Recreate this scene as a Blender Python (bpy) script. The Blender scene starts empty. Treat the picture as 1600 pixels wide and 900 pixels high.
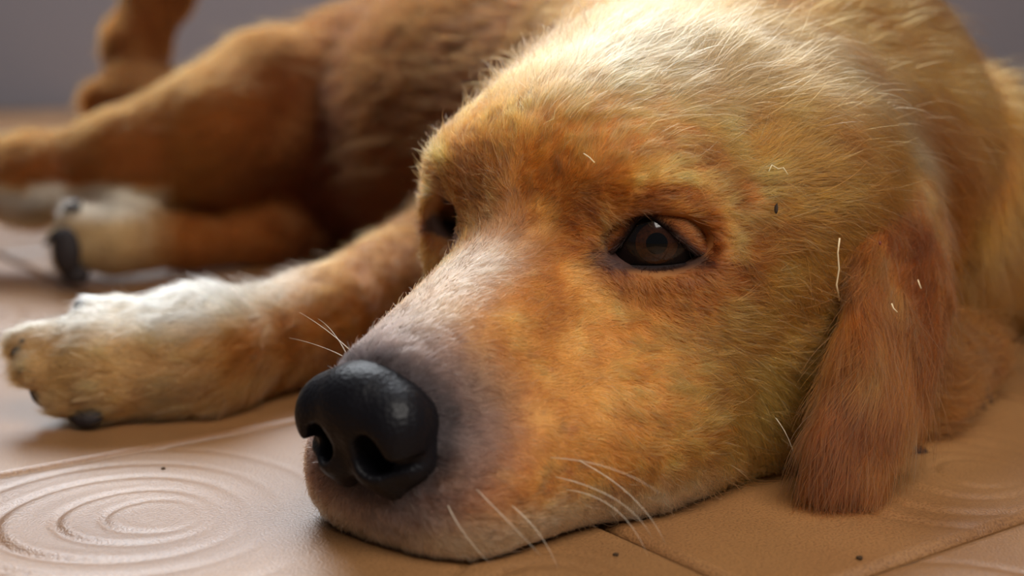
import bpy, bmesh, math, random
import numpy as np
from mathutils import Vector, Matrix

random.seed(4)
RNG = np.random.default_rng(7)
C = bpy.context.scene.collection
SC = bpy.context.scene

# ------------------------------------------------------------------ camera
FPX = 2222.0                       # focal length in pixels of the 1600 px wide frame
PITCH = math.atan(430.0 / FPX)
CAM_H = 0.18
cam_d = bpy.data.cameras.new('camera')
cam_d.sensor_width = 36.0
cam_d.lens = FPX * 36.0 / 1600.0
cam_d.clip_start = 0.02
cam_d.dof.use_dof = True
cam_d.dof.focus_distance = 0.52
cam_d.dof.aperture_fstop = 5.0
cam = bpy.data.objects.new('camera', cam_d)
cam.location = (0, 0, CAM_H)
cam.rotation_euler = (math.pi / 2 - PITCH, 0, 0)
C.objects.link(cam)
SC.camera = cam

# ------------------------------------------------------------------ world, lights, exposure
w = bpy.data.worlds.new('world'); SC.world = w
w.use_nodes = True
bgn = w.node_tree.nodes['Background']
bgn.inputs[0].default_value = (0.80, 0.86, 1.0, 1)
bgn.inputs[1].default_value = 0.07
SC.view_settings.view_transform = 'Standard'
SC.view_settings.look = 'None'
SC.view_settings.gamma = 1.0
SC.view_settings.exposure = 0.32
SC.cycles.use_denoising = True
SC.cycles.max_bounces = 7
SC.cycles.transmission_bounces = 5
SC.cycles.glossy_bounces = 4


def area(name, loc, target, sx, sy, power, col):
    l = bpy.data.lights.new(name, 'AREA')
    l.shape = 'RECTANGLE'; l.size = sx; l.size_y = sy; l.energy = power; l.color = col
    o = bpy.data.objects.new(name, l); C.objects.link(o)
    o.location = loc
    o.rotation_euler = (Vector(target) - Vector(loc)).to_track_quat('-Z', 'Y').to_euler()
    return o


# daylight of a window high in the back wall, and an added fill light near the camera for the face
area('window_light_back', (-0.30, 2.55, 1.75), (0.05, 0.6, 0.05), 2.0, 1.6, 92, (0.90, 0.95, 1.0))
area('fill_light_front', (0.30, -0.10, 0.95), (0.06, 0.50, 0.08), 0.8, 0.6, 12.5, (1.0, 0.94, 0.87))


# ------------------------------------------------------------------ node helpers
def new_mat(name):
    m = bpy.data.materials.new(name); m.use_nodes = True
    nt = m.node_tree
    for n in list(nt.nodes):
        nt.nodes.remove(n)
    out = nt.nodes.new('ShaderNodeOutputMaterial')
    return m, nt, out


def principled(name, col, rough=0.5, spec=0.5, coat=0.0, bump=None, noise=None):
    m, nt, out = new_mat(name)
    b = nt.nodes.new('ShaderNodeBsdfPrincipled')
    b.inputs['Base Color'].default_value = (*col, 1)
    b.inputs['Roughness'].default_value = rough
    b.inputs['Specular IOR Level'].default_value = spec
    b.inputs['Coat Weight'].default_value = coat
    nt.links.new(b.outputs[0], out.inputs[0])
    tc = nt.nodes.new('ShaderNodeTexCoord')
    if noise:                       # (scale, second colour)
        n = nt.nodes.new('ShaderNodeTexNoise'); n.inputs['Scale'].default_value = noise[0]
        n.inputs['Detail'].default_value = 6
        nt.links.new(tc.outputs['Object'], n.inputs['Vector'])
        mx = nt.nodes.new('ShaderNodeMix'); mx.data_type = 'RGBA'
        mx.inputs[6].default_value = (*col, 1); mx.inputs[7].default_value = (*noise[1], 1)
        nt.links.new(n.outputs['Fac'], mx.inputs[0])
        nt.links.new(mx.outputs[2], b.inputs['Base Color'])
    if bump:                        # (kind, scale, strength, distance)
        if bump[0] == 'voronoi':
            t = nt.nodes.new('ShaderNodeTexVoronoi'); o = 'Distance'
        else:
            t = nt.nodes.new('ShaderNodeTexNoise'); o = 'Fac'; t.inputs['Detail'].default_value = 5
        t.inputs['Scale'].default_value = bump[1]
        nt.links.new(tc.outputs['Object'], t.inputs['Vector'])
        bp = nt.nodes.new('ShaderNodeBump'); bp.inputs['Strength'].default_value = bump[2]
        bp.inputs['Distance'].default_value = bump[3]
        nt.links.new(t.outputs[o], bp.inputs['Height'])
        nt.links.new(bp.outputs[0], b.inputs['Normal'])
    return m


def link(name, data, parent=None, mat=None, loc=None):
    o = bpy.data.objects.new(name, data); C.objects.link(o)
    if parent: o.parent = parent
    if mat and hasattr(data, 'materials') and not len(data.materials): data.materials.append(mat)
    if loc is not None: o.location = loc
    return o


def tag(o, label=None, cat=None, group=None, kind=None):
    if label: o['label'] = label
    if cat: o['category'] = cat
    if group: o['group'] = group
    if kind: o['kind'] = kind
    return o


# ------------------------------------------------------------------ floor of embossed tiles
TA = math.radians(36.0)                       # direction of the joints
TD = np.array([math.cos(TA), math.sin(TA)]); TN = np.array([-math.sin(TA), math.cos(TA)])
TS = 0.267                                    # tile pitch
A0, B0 = 0.3117, 0.2885                         # one joint crossing along TD / TN

floor_mat = principled('joint_mortar', (0.10, 0.058, 0.03), 0.9, 0.2, noise=(60, (0.06, 0.035, 0.02)))
m, nt, out = new_mat('glazed_tile')
b = nt.nodes.new('ShaderNodeBsdfPrincipled'); nt.links.new(b.outputs[0], out.inputs[0])
tc = nt.nodes.new('ShaderNodeTexCoord'); oi = nt.nodes.new('ShaderNodeObjectInfo')
n1 = nt.nodes.new('ShaderNodeTexNoise'); n1.inputs['Scale'].default_value = 9; n1.inputs['Detail'].default_value = 5
n2 = nt.nodes.new('ShaderNodeTexNoise'); n2.inputs['Scale'].default_value = 1050; n2.inputs['Detail'].default_value = 3
nt.links.new(tc.outputs['Object'], n1.inputs['Vector']); nt.links.new(tc.outputs['Object'], n2.inputs['Vector'])
r1 = nt.nodes.new('ShaderNodeValToRGB')
r1.color_ramp.elements[0].position = 0.30; r1.color_ramp.elements[0].color = (0.21, 0.092, 0.030, 1)
r1.color_ramp.elements[1].position = 0.72; r1.color_ramp.elements[1].color = (0.36, 0.180, 0.066, 1)
nt.links.new(n1.outputs['Fac'], r1.inputs[0])
r2 = nt.nodes.new('ShaderNodeValToRGB')
r2.color_ramp.elements[0].position = 0.36; r2.color_ramp.elements[0].color = (0.55, 0.5, 0.46, 1)
r2.color_ramp.elements[1].position = 0.56; r2.color_ramp.elements[1].color = (1, 1, 1, 1)
nt.links.new(n2.outputs['Fac'], r2.inputs[0])
mx = nt.nodes.new('ShaderNodeMix'); mx.data_type = 'RGBA'; mx.blend_type = 'MULTIPLY'; mx.inputs[0].default_value = 0.8
nt.links.new(r1.outputs[0], mx.inputs[6]); nt.links.new(r2.outputs[0], mx.inputs[7])
hv = nt.nodes.new('ShaderNodeHueSaturation')
mr = nt.nodes.new('ShaderNodeMapRange'); mr.inputs[3].default_value = 0.88; mr.inputs[4].default_value = 1.1
nt.links.new(oi.outputs['Random'], mr.inputs[0]); nt.links.new(mr.outputs[0], hv.inputs['Value'])
nt.links.new(mx.outputs[2], hv.inputs['Color']); nt.links.new(hv.outputs[0], b.inputs['Base Color'])
b.inputs['Roughness'].default_value = 0.40
b.inputs['Specular IOR Level'].default_value = 1.0
bp = nt.nodes.new('ShaderNodeBump'); bp.inputs['Strength'].default_value = 0.7; bp.inputs['Distance'].default_value = 0.0004
nt.links.new(n2.outputs['Fac'], bp.inputs['Height']); nt.links.new(bp.outputs[0], b.inputs['Normal'])
tile_mat = m


def tile_mesh(name, rings, n=150, seed=1):
    """A tile, origin in the middle of its upper face; rings = [(cx, cy, [(radius, depth)...], stretch)]"""
    h = TS / 2 - 0.0012
    if n == 0:
        xs = np.array([-h, -h + 0.003, h - 0.003, h])
    else:
        xs = np.concatenate([[-h], np.linspace(-h + 0.003, h - 0.003, n), [h]])
    k = len(xs)
    X, Y = np.meshgrid(xs, xs, indexing='ij')
    Z = np.zeros_like(X)
    for cx, cy, rr, st in rings:
        for (rad, dep, wd, ex, ey) in rr:
            dx, dy = X - cx - ex, (Y - cy - ey) * st
            th = np.arctan2(dy, dx)
            r = np.hypot(dx, dy) * (1 + 0.03 * np.sin(2 * th + seed) + 0.02 * np.sin(3 * th + 2.1 * seed))
            fade = 0.55 - 0.45 * np.cos(th - 5.75)     # the groove runs out on one side
            Z += -dep * fade * np.exp(-((r - rad) / wd) ** 2) + 0.35 * dep * fade * np.exp(-((r - rad + 2.6 * wd) / (1.8 * wd)) ** 2)
    Z[0, :] = Z[-1, :] = -0.0025; Z[:, 0] = Z[:, -1] = -0.0025
    V = np.stack([X, Y, Z], -1).reshape(-1, 3)
    idx = np.arange(k * k).reshape(k, k)
    F = np.stack([idx[:-1, :-1], idx[1:, :-1], idx[1:, 1:], idx[:-1, 1:]], -1).reshape(-1, 4)
    V2 = np.array([[-h, -h, -0.009], [h, -h, -0.009], [h, h, -0.009], [-h, h, -0.009]])
    o = k * k
    faces = F.tolist() + [[o, o + 3, o + 2, o + 1]]
    edges = [idx[:, 0], idx[-1, :], idx[:, -1][::-1], idx[0, :][::-1]]
    cor = [(0, 1), (1, 2), (2, 3), (3, 0)]
    for e, (a, c) in zip(edges, cor):
        faces.append(list(map(int, e[::-1])) + [o + a, o + c])
    me = bpy.data.meshes.new(name)
    me.from_pydata(np.vstack([V, V2]).tolist(), [], faces)
    me.polygons.foreach_set('use_smooth', [True] * len(F) + [False] * 5)
    me.materials.append(tile_mat)
    return me


g = 0.0011
RINGS = [(0.0175, g * 0.8, 0.0014, 0, 0), (0.0290, g, 0.0016, -0.0045, 0.003), (0.0450, g * 1.2, 0.0020, -0.009, 0.006), (0.0600, g * 0.9, 0.0020, -0.010, 0.008), (0.0800, g * 0.9, 0.0022, -0.011, 0.008)]
RING2 = [(0.012, g * 0.8, 0.0014, 0, 0), (0.021, g, 0.0016, -0.002, 0), (0.032, g * 0.8, 0.0018, -0.004, 0)]
tile_a = tile_mesh('tile_embossed', [(0.006, 0.054, RINGS, 1.0), (0.085, -0.090, RING2, 0.8)], seed=1)
tile_b = tile_mesh('tile_embossed', [(0.025, -0.092, RINGS[:4], 1.0), (-0.07, 0.07, RING2, 0.9)], seed=3)
tile_p = tile_mesh('tile_plain', [], n=0)

me = bpy.data.meshes.new('floor')
me.from_pydata([(-2.6, -0.6, -0.0035), (2.6, -0.6, -0.0035), (2.6, 2.9, -0.0035), (-2.6, 2.9, -0.0035),
                (-2.6, -0.6, -0.06), (2.6, -0.6, -0.06), (2.6, 2.9, -0.06), (-2.6, 2.9, -0.06)], [],
               [(0, 1, 2, 3), (7, 6, 5, 4), (0, 4, 5, 1), (1, 5, 6, 2), (2, 6, 7, 3), (3, 7, 4, 0)])
floor = tag(link('floor', me, mat=floor_mat), 'tan glazed tile floor with embossed rings, dog lying on it', kind='structure')
for i in range(-9, 12):
    for j in range(-5, 12):
        c = TD * (A0 + (i + 0.5) * TS) + TN * (B0 + (j + 0.5) * TS)
        if not (c[1] > 0.15 and c[1] < 2.66 and abs(c[0]) < 0.32 + 0.48 * c[1]):
            continue
        near = c[1] < 1.3
        me = (tile_a if (i + j) % 2 else tile_b) if near else tile_p
        if (i, j) == (-1, 0): me = tile_a
        if (i, j) == (0, 0): me = tile_b
        t = link('tile', me, floor, loc=(c[0], c[1], random.uniform(-0.0003, 0)))
        rot = 0 if (i, j) in ((-1, 0), (0, 0)) else random.randrange(4) * math.pi / 2
        t.rotation_euler = (0, 0, TA + rot)

wall_mat = principled('wall_paint', (0.40, 0.345, 0.36), 0.75, 0.3, noise=(3.0, (0.32, 0.30, 0.325)), bump=('noise', 90, 0.2, 0.002))
me = bpy.data.meshes.new('wall_back')
me.from_pydata([(-2.6, 2.76, -0.05), (2.6, 2.76, -0.05), (2.6, 2.76, 2.6), (-2.6, 2.76, 2.6),
                (-2.6, 2.9, -0.05), (2.6, 2.9, -0.05), (2.6, 2.9, 2.6), (-2.6, 2.9, 2.6)], [],
               [(0, 1, 2, 3), (7, 6, 5, 4), (0, 4, 5, 1), (1, 5, 6, 2), (2, 6, 7, 3), (3, 7, 4, 0)])
tag(link('wall_back', me, mat=wall_mat), 'plain mauve grey painted wall behind the dog', kind='structure')

# ------------------------------------------------------------------ signed distance toolkit (all in centimetres)
BIG = 6.0


def P(px, py, y):
    """world point (cm) seen in pixel (px, py) at depth y: used to read sizes off the photograph"""
    d = np.array([(px - 800) / FPX, 0, 0]) + (450 - py) / FPX * np.array([0, math.sin(PITCH), math.cos(PITCH)]) \
        + np.array([0, math.cos(PITCH), -math.sin(PITCH)])
    return d / d[1] * y + np.array([0, 0, CAM_H * 100])


def floor_at(px, py):
    d = P(px, py, 1.0) - np.array([0, 0, 18.0])
    t = -18.0 / d[2]
    return d * t + np.array([0, 0, 18.0])


def sd_cone(p, a, b, ra, rb):
    ab = b - a; L2 = float(ab @ ab) + 1e-9
    t = np.clip(((p - a) @ ab) / L2, 0, 1)
    q = p - (a + t[..., None] * ab)
    return np.sqrt((q * q).sum(-1)) - (ra + (rb - ra) * t)


def sd_ell(p, c, r, R):
    q = (p - c) @ R                 # columns of R are the ellipsoid's axes
    k0 = np.sqrt(((q / r) ** 2).sum(-1)); k1 = np.sqrt(((q / (r * r)) ** 2).sum(-1)) + 1e-9
    return k0 * (k0 - 1.0) / k1


class Prim:
    def __init__(s, kind, a, b, ra, rb, k, op, region, flow, length):
        s.kind, s.a, s.b, s.ra, s.rb, s.k, s.op = kind, a, b, ra, rb, k, op
        s.region, s.flow, s.length = region, flow, length
        if kind == 'cone':
            s.lo = np.minimum(a - ra, b - rb); s.hi = np.maximum(a + ra, b + rb)
        else:
            e = np.sqrt(((rb * ra) ** 2).sum(1)); s.lo = a - e; s.hi = a + e

    def d(s, p):
        return sd_cone(p, s.a, s.b, s.ra, s.rb) if s.kind == 'cone' else sd_ell(p, s.a, s.ra, s.rb)


class Shape:
    def __init__(s): s.pr = []

    def cone(s, a, b, ra, rb, k=1.5, op='+', region=0, flow=None, length=1.0):
        a, b = np.array(a, float), np.array(b, float)
        if flow is None:
            flow = (b - a) / (np.linalg.norm(b - a) + 1e-9)
        s.pr.append(Prim('cone', a, b, ra, rb, k, op, region, np.array(flow, float), length)); return s

    def ell(s, c, r, R=None, k=1.5, op='+', region=0, flow=(0, 0, -1), length=1.0):
        s.pr.append(Prim('ell', np.array(c, float), None, np.array(r, float), np.eye(3) if R is None else np.array(R, float),
                         k, op, region, np.array(flow, float), length)); return s

    def chain(s, pts, rad, **kw):
        for i in range(len(pts) - 1):
            s.cone(pts[i], pts[i + 1], rad[i], rad[i + 1], **kw)
        return s

    @staticmethod
    def comb(D, d, k, op):
        if op == '+':
            h = np.clip(0.5 + 0.5 * (D - d) / k, 0, 1)
            return D * (1 - h) + d * h - k * h * (1 - h)
        h = np.clip(0.5 - 0.5 * (D + d) / k, 0, 1)
        return D * (1 - h) - d * h + k * h * (1 - h)

    def eval(s, p, floor_clip=True):
        D = np.full(p.shape[:-1], BIG)
        for q in s.pr:
            D = s.comb(D, q.d(p), q.k, q.op)
        if floor_clip: D = np.maximum(D, 0.06 - p[..., 2])
        return D

    def mesh(s, vs, floor_clip=True):
        lo = np.min([q.lo for q in s.pr if q.op == '+'], 0) - 1.2; hi = np.max([q.hi for q in s.pr if q.op == '+'], 0) + 1.2
        if floor_clip: lo[2] = max(lo[2], -1.0)
        n = np.ceil((hi - lo) / vs).astype(int) + 1
        ax = [lo[i] + vs * np.arange(n[i]) for i in range(3)]
        D = np.full(n, BIG, np.float32)
        for q in s.pr:
            m = q.k + 2.0
            i0 = np.clip(np.floor((q.lo - m - lo) / vs).astype(int), 0, n); i1 = np.clip(np.ceil((q.hi + m - lo) / vs).astype(int) + 1, 0, n)
            if (i1 <= i0).any(): continue
            G = np.stack(np.meshgrid(*[ax[i][i0[i]:i1[i]] for i in range(3)], indexing='ij'), -1)
            sl = tuple(slice(i0[i], i1[i]) for i in range(3))
            D[sl] = s.comb(D[sl], q.d(G), q.k, q.op)
        if floor_clip: D = np.maximum(D, (0.06 - ax[2])[None, None, :])
        V, F = surface_nets(D)
        V = V * vs + lo
        return V, F


def surface_nets(D):
    ins = D < 0
    nx, ny, nz = D.shape
    cnt = np.zeros((nx - 1, ny - 1, nz - 1), np.int8)
    for dx in (0, 1):
        for dy in (0, 1):
            for dz in (0, 1):
                cnt += ins[dx:nx - 1 + dx, dy:ny - 1 + dy, dz:nz - 1 + dz]
    act = (cnt > 0) & (cnt < 8)
    I = np.argwhere(act)
    vid = np.full(act.shape, -1, np.int64); vid[act] = np.arange(len(I))
    acc = np.zeros((len(I), 3)); num = np.zeros(len(I))
    cor = [(0, 0, 0), (1, 0, 0), (0, 1, 0), (1, 1, 0), (0, 0, 1), (1, 0, 1), (0, 1, 1), (1, 1, 1)]
    for a in range(8):
        for b_ in range(a + 1, 8):
            ca, cb = np.array(cor[a]), np.array(cor[b_])
            if abs(ca - cb).sum() != 1: continue
            va = D[tuple((I + ca).T)]; vb = D[tuple((I + cb).T)]
            cr = (va < 0) != (vb < 0)
            t = np.where(cr, va / np.where(cr, va - vb, 1), 0)
            acc += np.where(cr[:, None], ca + t[:, None] * (cb - ca), 0); num += cr
    V = I + acc / num[:, None]
    quads = []
    for ax_ in range(3):
        sh = [slice(None)] * 3; sh2 = [slice(None)] * 3
        sh[ax_] = slice(0, D.shape[ax_] - 1); sh2[ax_] = slice(1, D.shape[ax_])
        a, b_ = ins[tuple(sh)], ins[tuple(sh2)]
        E = np.argwhere(a != b_)
        o1, o2 = [i for i in range(3) if i != ax_]
        E = E[(E[:, o1] > 0) & (E[:, o2] > 0) & (E[:, o1] < D.shape[o1] - 1) & (E[:, o2] < D.shape[o2] - 1)]
        sgn = a[tuple(E.T)]
        d1 = np.zeros(3, int); d1[o1] = 1; d2 = np.zeros(3, int); d2[o2] = 1
        q = np.stack([vid[tuple((E - d1 - d2).T)], vid[tuple((E - d2).T)], vid[tuple(E.T)], vid[tuple((E - d1).T)]], -1)
        flip = sgn if ax_ != 1 else ~sgn
        q[~flip] = q[~flip][:, ::-1]
        quads.append(q)
    return V, np.vstack(quads)


def mesh_normals(V, F):
    n = np.cross(V[F[:, 2]] - V[F[:, 0]], V[F[:, 3 if F.shape[1] > 3 else 1]] - V[F[:, 1 if F.shape[1] > 3 else 0]])
    if F.shape[1] == 3: n = -np.cross(V[F[:, 2]] - V[F[:, 0]], V[F[:, 1]] - V[F[:, 0]])
    N = np.zeros_like(V)
    for i in range(F.shape[1]): np.add.at(N, F[:, i], n)
    return N / (np.linalg.norm(N, axis=1, keepdims=True) + 1e-9)


def relax(V, F, it):
    for _ in range(it):
        S = np.zeros_like(V); n = np.zeros(len(V))
        for i in range(4):
            a, b_ = F[:, i], F[:, (i + 1) % 4]
            np.add.at(S, a, V[b_]); np.add.at(S, b_, V[a]); np.add.at(n, a, 1); np.add.at(n, b_, 1)
        V = 0.5 * V + 0.5 * S / n[:, None]
    return V


ORG = np.array([6.0, 80.0, 0.0])              # the dog's base (cm)


def to_mesh(name, V, F, mat, cols=None, smooth=True):
    me = bpy.data.meshes.new(name)
    me.from_pydata(((V - ORG) * 0.01).tolist(), [], F.tolist() if hasattr(F, 'tolist') else F)
    if smooth: me.polygons.foreach_set('use_smooth', [True] * len(me.polygons))
    if cols is not None:
        a = me.color_attributes.new('coat_colour', 'FLOAT_COLOR', 'POINT')
        a.data.foreach_set('color', np.hstack([cols, np.ones((len(cols), 1))]).astype(np.float32).ravel())
    if mat: me.materials.append(mat)
    me.update()
    return me


_NT = np.random.default_rng(11).random((32, 32, 32))


def vnoise(p):
    """smooth value noise in 0..1 of points p (cm already scaled)"""
    i = np.floor(p).astype(int); f = p - i; f = f * f * (3 - 2 * f)
    r = 0
    for dx in (0, 1):
        for dy in (0, 1):
            for dz in (0, 1):
                wgt = (f[:, 0] if dx else 1 - f[:, 0]) * (f[:, 1] if dy else 1 - f[:, 1]) * (f[:, 2] if dz else 1 - f[:, 2])
                r = r + wgt * _NT[(i[:, 0] + dx) % 32, (i[:, 1] + dy) % 32, (i[:, 2] + dz) % 32]
    return r


def sstep(a, b_, x):
    t = np.clip((x - a) / (b_ - a), 0, 1); return t * t * (3 - 2 * t)


# ------------------------------------------------------------------ the dog: frames
PSI = math.radians(38.0)
HN = np.array([-math.sin(PSI), -math.cos(PSI), 0]); HL = np.array([math.cos(PSI), -math.sin(PSI), 0]); HU = np.array([0, 0, 1.0])
HE = np.array([1.6, 54.1, 0.0])
HR = np.stack([HN, HL, HU], 1)                 # local (forward, side, up) -> world


def H(f, s, u): return HE + HR @ np.array([f, s, u], float)
def Hv(f, s, u): return HR @ np.array([f, s, u], float)


def frame(z, upish):
    z = np.array(z, float); z /= np.linalg.norm(z)
    x = np.cross(upish, z); x /= np.linalg.norm(x)
    return np.stack([x, np.cross(z, x), z], 1)


HEAD, TORSO, FORE, HIND, TAIL = range(5)
body = Shape()


def hell(c, r, k=1.5, both=True, **kw):
    for sg in ((1, -1) if both else (1,)):
        body.ell(H(c[0], c[1] * sg, c[2]), r, HR, k=k, region=HEAD, **kw)


def hcone(a, b, ra, rb, k=1.5, both=True, **kw):
    for sg in ((1, -1) if both else (1,)):
        body.cone(H(a[0], a[1] * sg, a[2]), H(b[0], b[1] * sg, b[2]), ra, rb, k=k, region=HEAD, **kw)


# torso, neck, legs first so that the head blends onto them
body.chain([(12.5, 79, 11.0), (2, 95, 10.5), (-9.5, 111, 9.0)], [11.5, 11.2, 10.0], k=4, region=TORSO, length=3.0)
body.cone((13, 75, 11.5), (17.6, 69.5, 10.0), 9.0, 5.6, k=4, region=TORSO, flow=(0.3, 0.3, -1), length=3.0)
body.cone((13, 76, 10.5), (20.3, 71.5, 8.8), 9.0, 5.9, k=3, region=TORSO, flow=(0.3, 0.1, -1), length=3.0)
body.cone(H(-9, 0, 10.0), (12.5, 76, 12), 8.2, 9.8, k=4, region=TORSO, flow=(0.5, 0.75, -0.35), length=2.6)
body.cone(H(-9.5, 3.5, 10.5), (17.5, 71.5, 10.5), 5.6, 5.8, k=3, region=TORSO, flow=(0.75, 0.35, -0.5), length=2.2)
body.cone((14, 80, 7), (28, 80, 4.6), 8, 4.4, k=3, region=TORSO, flow=(0.3, 0.1, -1), length=2.5)  # chest bulge added to block the bright floor beyond it
body.cone(H(-9, 3, 5.5), (15.5, 69, 6.5), 5.5, 5.0, k=3, region=TORSO, flow=(0.6, 0.3, -0.8), length=2.6)
# far foreleg stretched to the side
fl = dict(k=1.6, region=FORE, length=1.2)
body.chain([(3, 88, 7), (-2.0, 83.5, 4.6), (-9.5, 70.0, 2.45), (-14.5, 63.8, 2.55)], [5.5, 3.7, 2.55, 2.75], **fl)
body.chain([(-14.5, 63.8, 2.55), (-18.3, 62.2, 2.4)], [2.75, 2.5], **fl)
for (a, tip, r0, r1) in (((-17.6, 63.0, 4.3), P(150, 486, 62.8), 1.2, .75), ((-18.4, 62.0, 3.6), P(42, 540, 61.8), 1.4, .95), ((-18.4, 61.4, 2.6), P(58, 578, 60.9), 1.4, .95), ((-18.0, 61.2, 1.7), P(100, 622, 60.6), 1.4, .85)):
    body.cone(a, tip, r0, r1, k=0.55, region=FORE, length=0.6)
# near foreleg folded under the neck
body.chain([(14.5, 70, 4), (16.2, 61.5, 2.8), (20.3, 65.0, 2.2)], [4.0, 3.0, 2.1], k=2, region=FORE, length=2.4)
# hind legs
hl = dict(k=3.0, region=HIND, length=1.6)
body.chain([(-9.5, 111, 8.6), P(430, 172, 104), P(330, 212, 100), P(200, 250, 99), P(60, 280, 100), P(-150, 296, 102)], [8.6, 5.0, 3.9, 2.9, 2.5, 2.2], **hl)
body.cone((-8, 112, 5), P(320, 318, 103), 5.5, 3.0, region=HIND, k=2)  # inner thigh volume added to darken the gap between the legs
body.chain([P(-150, 296, 102), P(-290, 304, 99)], [2.2, 2.6], **hl)
body.chain([(-9, 108, 2), P(415, 374, 102), P(300, 378, 98), P(185, 372, 95)], [3.0, 1.9, 1.6, 2.5], k=1.2, region=HIND, length=1.0)
for (px, py, r) in ((120, 338, 1.05), (105, 372, 1.1), (110, 405, 1.05)):
    body.cone(P(180, 370, 94.5), P(px, py, 93.5), 2.1, r, k=0.6, region=HIND, length=0.7)
# tail
body.chain([(-14, 119, 8), P(216, 150, 123), P(213, 70, 126), P(246, -8, 128), P(310, -70, 129)], [3.5, 2.5, 2.4, 2.4, 2.0], k=2, region=TAIL, length=1.3)
body.cone((-16, 118, 7), P(160, 158, 121), 3, 1.4, k=2, region=TAIL, length=1.6)

# head
hell((-6.4, 0, 11.0), (7.8, 7.3, 6.2), both=False)
hell((-2.4, 0, 11.2), (4.8, 5.7, 4.3), k=2, both=False)
hell((-4.6, 4.7, 7.4), (5.4, 3.2, 5.2), k=2)
hell((-1.0, -5.3, 9.8), (1.8, 1.5, 2.7), k=1.0, both=False)
hell((-7.5, 6.2, 11.2), (3.2, 2.2, 3.4), k=2)
hell((-9.0, 0, 6.5), (7.0, 7.5, 6.3), k=2.5, both=False)
hcone((0, 0, 6.9), (8.4, 0, 4.7), 4.2, 2.75, k=1.8, both=False)
hcone((0.5, 3.2, 3.2), (7.7, 2.2, 2.0), 3.6, 2.6, k=1.6)
hcone((-5.4, 3.8, 3.3), (0.5, 3.3, 2.9), 4.1, 3.6, k=1.8)
hell((8.4, 0, 1.4), (1.9, 3.3, 2.0), k=1.2, both=False)
hell((-0.9, 3.6, 12.2), (2.7, 2.1, 1.5), k=1.4)

# crease between cheek and ear, fold of the neck skin
body.chain([P(1318, 380, 58), P(1300, 540, 55.8), P(1268, 690, 54.2)], [1.0, 1.2, 1.0], k=1.0, op='-', region=HEAD)
body.chain([P(1488, 90, 71), P(1505, 260, 66.5), P(1512, 430, 64)], [.7, 1.0, .8], k=2.0, op='-', region=TORSO)

# eyes: a shallow dome, a hole in it, folds of skin round it
EYES = []
for sg in (1, -1):
    c = H(-0.45, 4.35, 9.85) if sg > 0 else H(-0.45, -3.4, 9.85)
    R = frame(Hv(0.80, 0.60 * sg, 0.10), HU)   # x to the dog's own side seen from outside, y up, z out
    EYES.append((c, R, sg))

    def EP(x, y, z, c=c, R=R, sg=sg): return c + R @ np.array([x * (1 if sg > 0 else -1), y, z])
    body.ell(c, (2.6, 2.4, 1.15), R, k=0.9, region=HEAD)
    fold = [EP(-1.9, 1.3, .75), EP(-.9, 2.0, .75), EP(.5, 2.15, .6), EP(1.8, 1.55, .35), EP(2.6, .3, -.1), EP(2.9, -1.0, -.6)]
    body.chain(fold, [.45, .55, .6, .6, .5, .4], k=0.7, region=HEAD)
    body.chain([EP(-1.7, -1.3, .6), EP(0, -1.65, .6), EP(1.6, -1.35, .3)], [.3, .4, .3], k=0.7, region=HEAD)
    body.ell(EP(-0.1, -0.1, 1.1), (2.0 if sg > 0 else 1.3, 1.02 if sg > 0 else 0.75, 1.3), R, k=0.25, op='-', region=HEAD)
# bed of the nose
body.ell(H(11.3, 0, 4.4), (1.4, 1.9, 1.5), HR, k=0.4, op='-', region=HEAD)

VS = 0.27
BV, BF = body.mesh(VS)
BV = relax(BV, BF, 2)
BV[:, 2] = np.maximum(BV[:, 2], 0.05)
BN = mesh_normals(BV, BF)
if (BN * (BV - BV.mean(0))).sum() < 0:
    BF = BF[:, ::-1]; BN = -BN


# opening between the lids, in the eye's own plane (cm)
APER = np.array([(-1.85, -.84), (-1.35, -.30), (-1.0, .25), (-.75, .66), (-.45, .84), (-.1, .66), (.3, .34), (.75, -.04), (1.15, -.40), (1.6, -.74),
                 (1.1, -.84), (.5, -.92), (-.1, -.95), (-.7, -.95), (-1.3, -.93)])
ASC = {1: np.array([1.0, 1.0]), -1: np.array([0.7, 0.75])}


def aper_dist(q, sg):
    """distance outside the opening (negative inside)"""
    pl = APER * ASC[sg]; best = np.full(len(q), 1e9); ins = np.zeros(len(q), bool)
    for i in range(len(pl)):
        a, b_ = pl[i], pl[(i + 1) % len(pl)]; ab = b_ - a
        t = np.clip(((q - a) @ ab) / (ab @ ab), 0, 1)
        best = np.minimum(best, np.linalg.norm(q - a - t[:, None] * ab, axis=1))
        cr = (a[1] > q[:, 1]) != (b_[1] > q[:, 1])
        ins ^= cr & (q[:, 0] < (b_[0] - a[0]) * (q[:, 1] - a[1]) / (b_[1] - a[1] + 1e-12) + a[0])
    return np.where(ins, -best, best)


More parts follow.
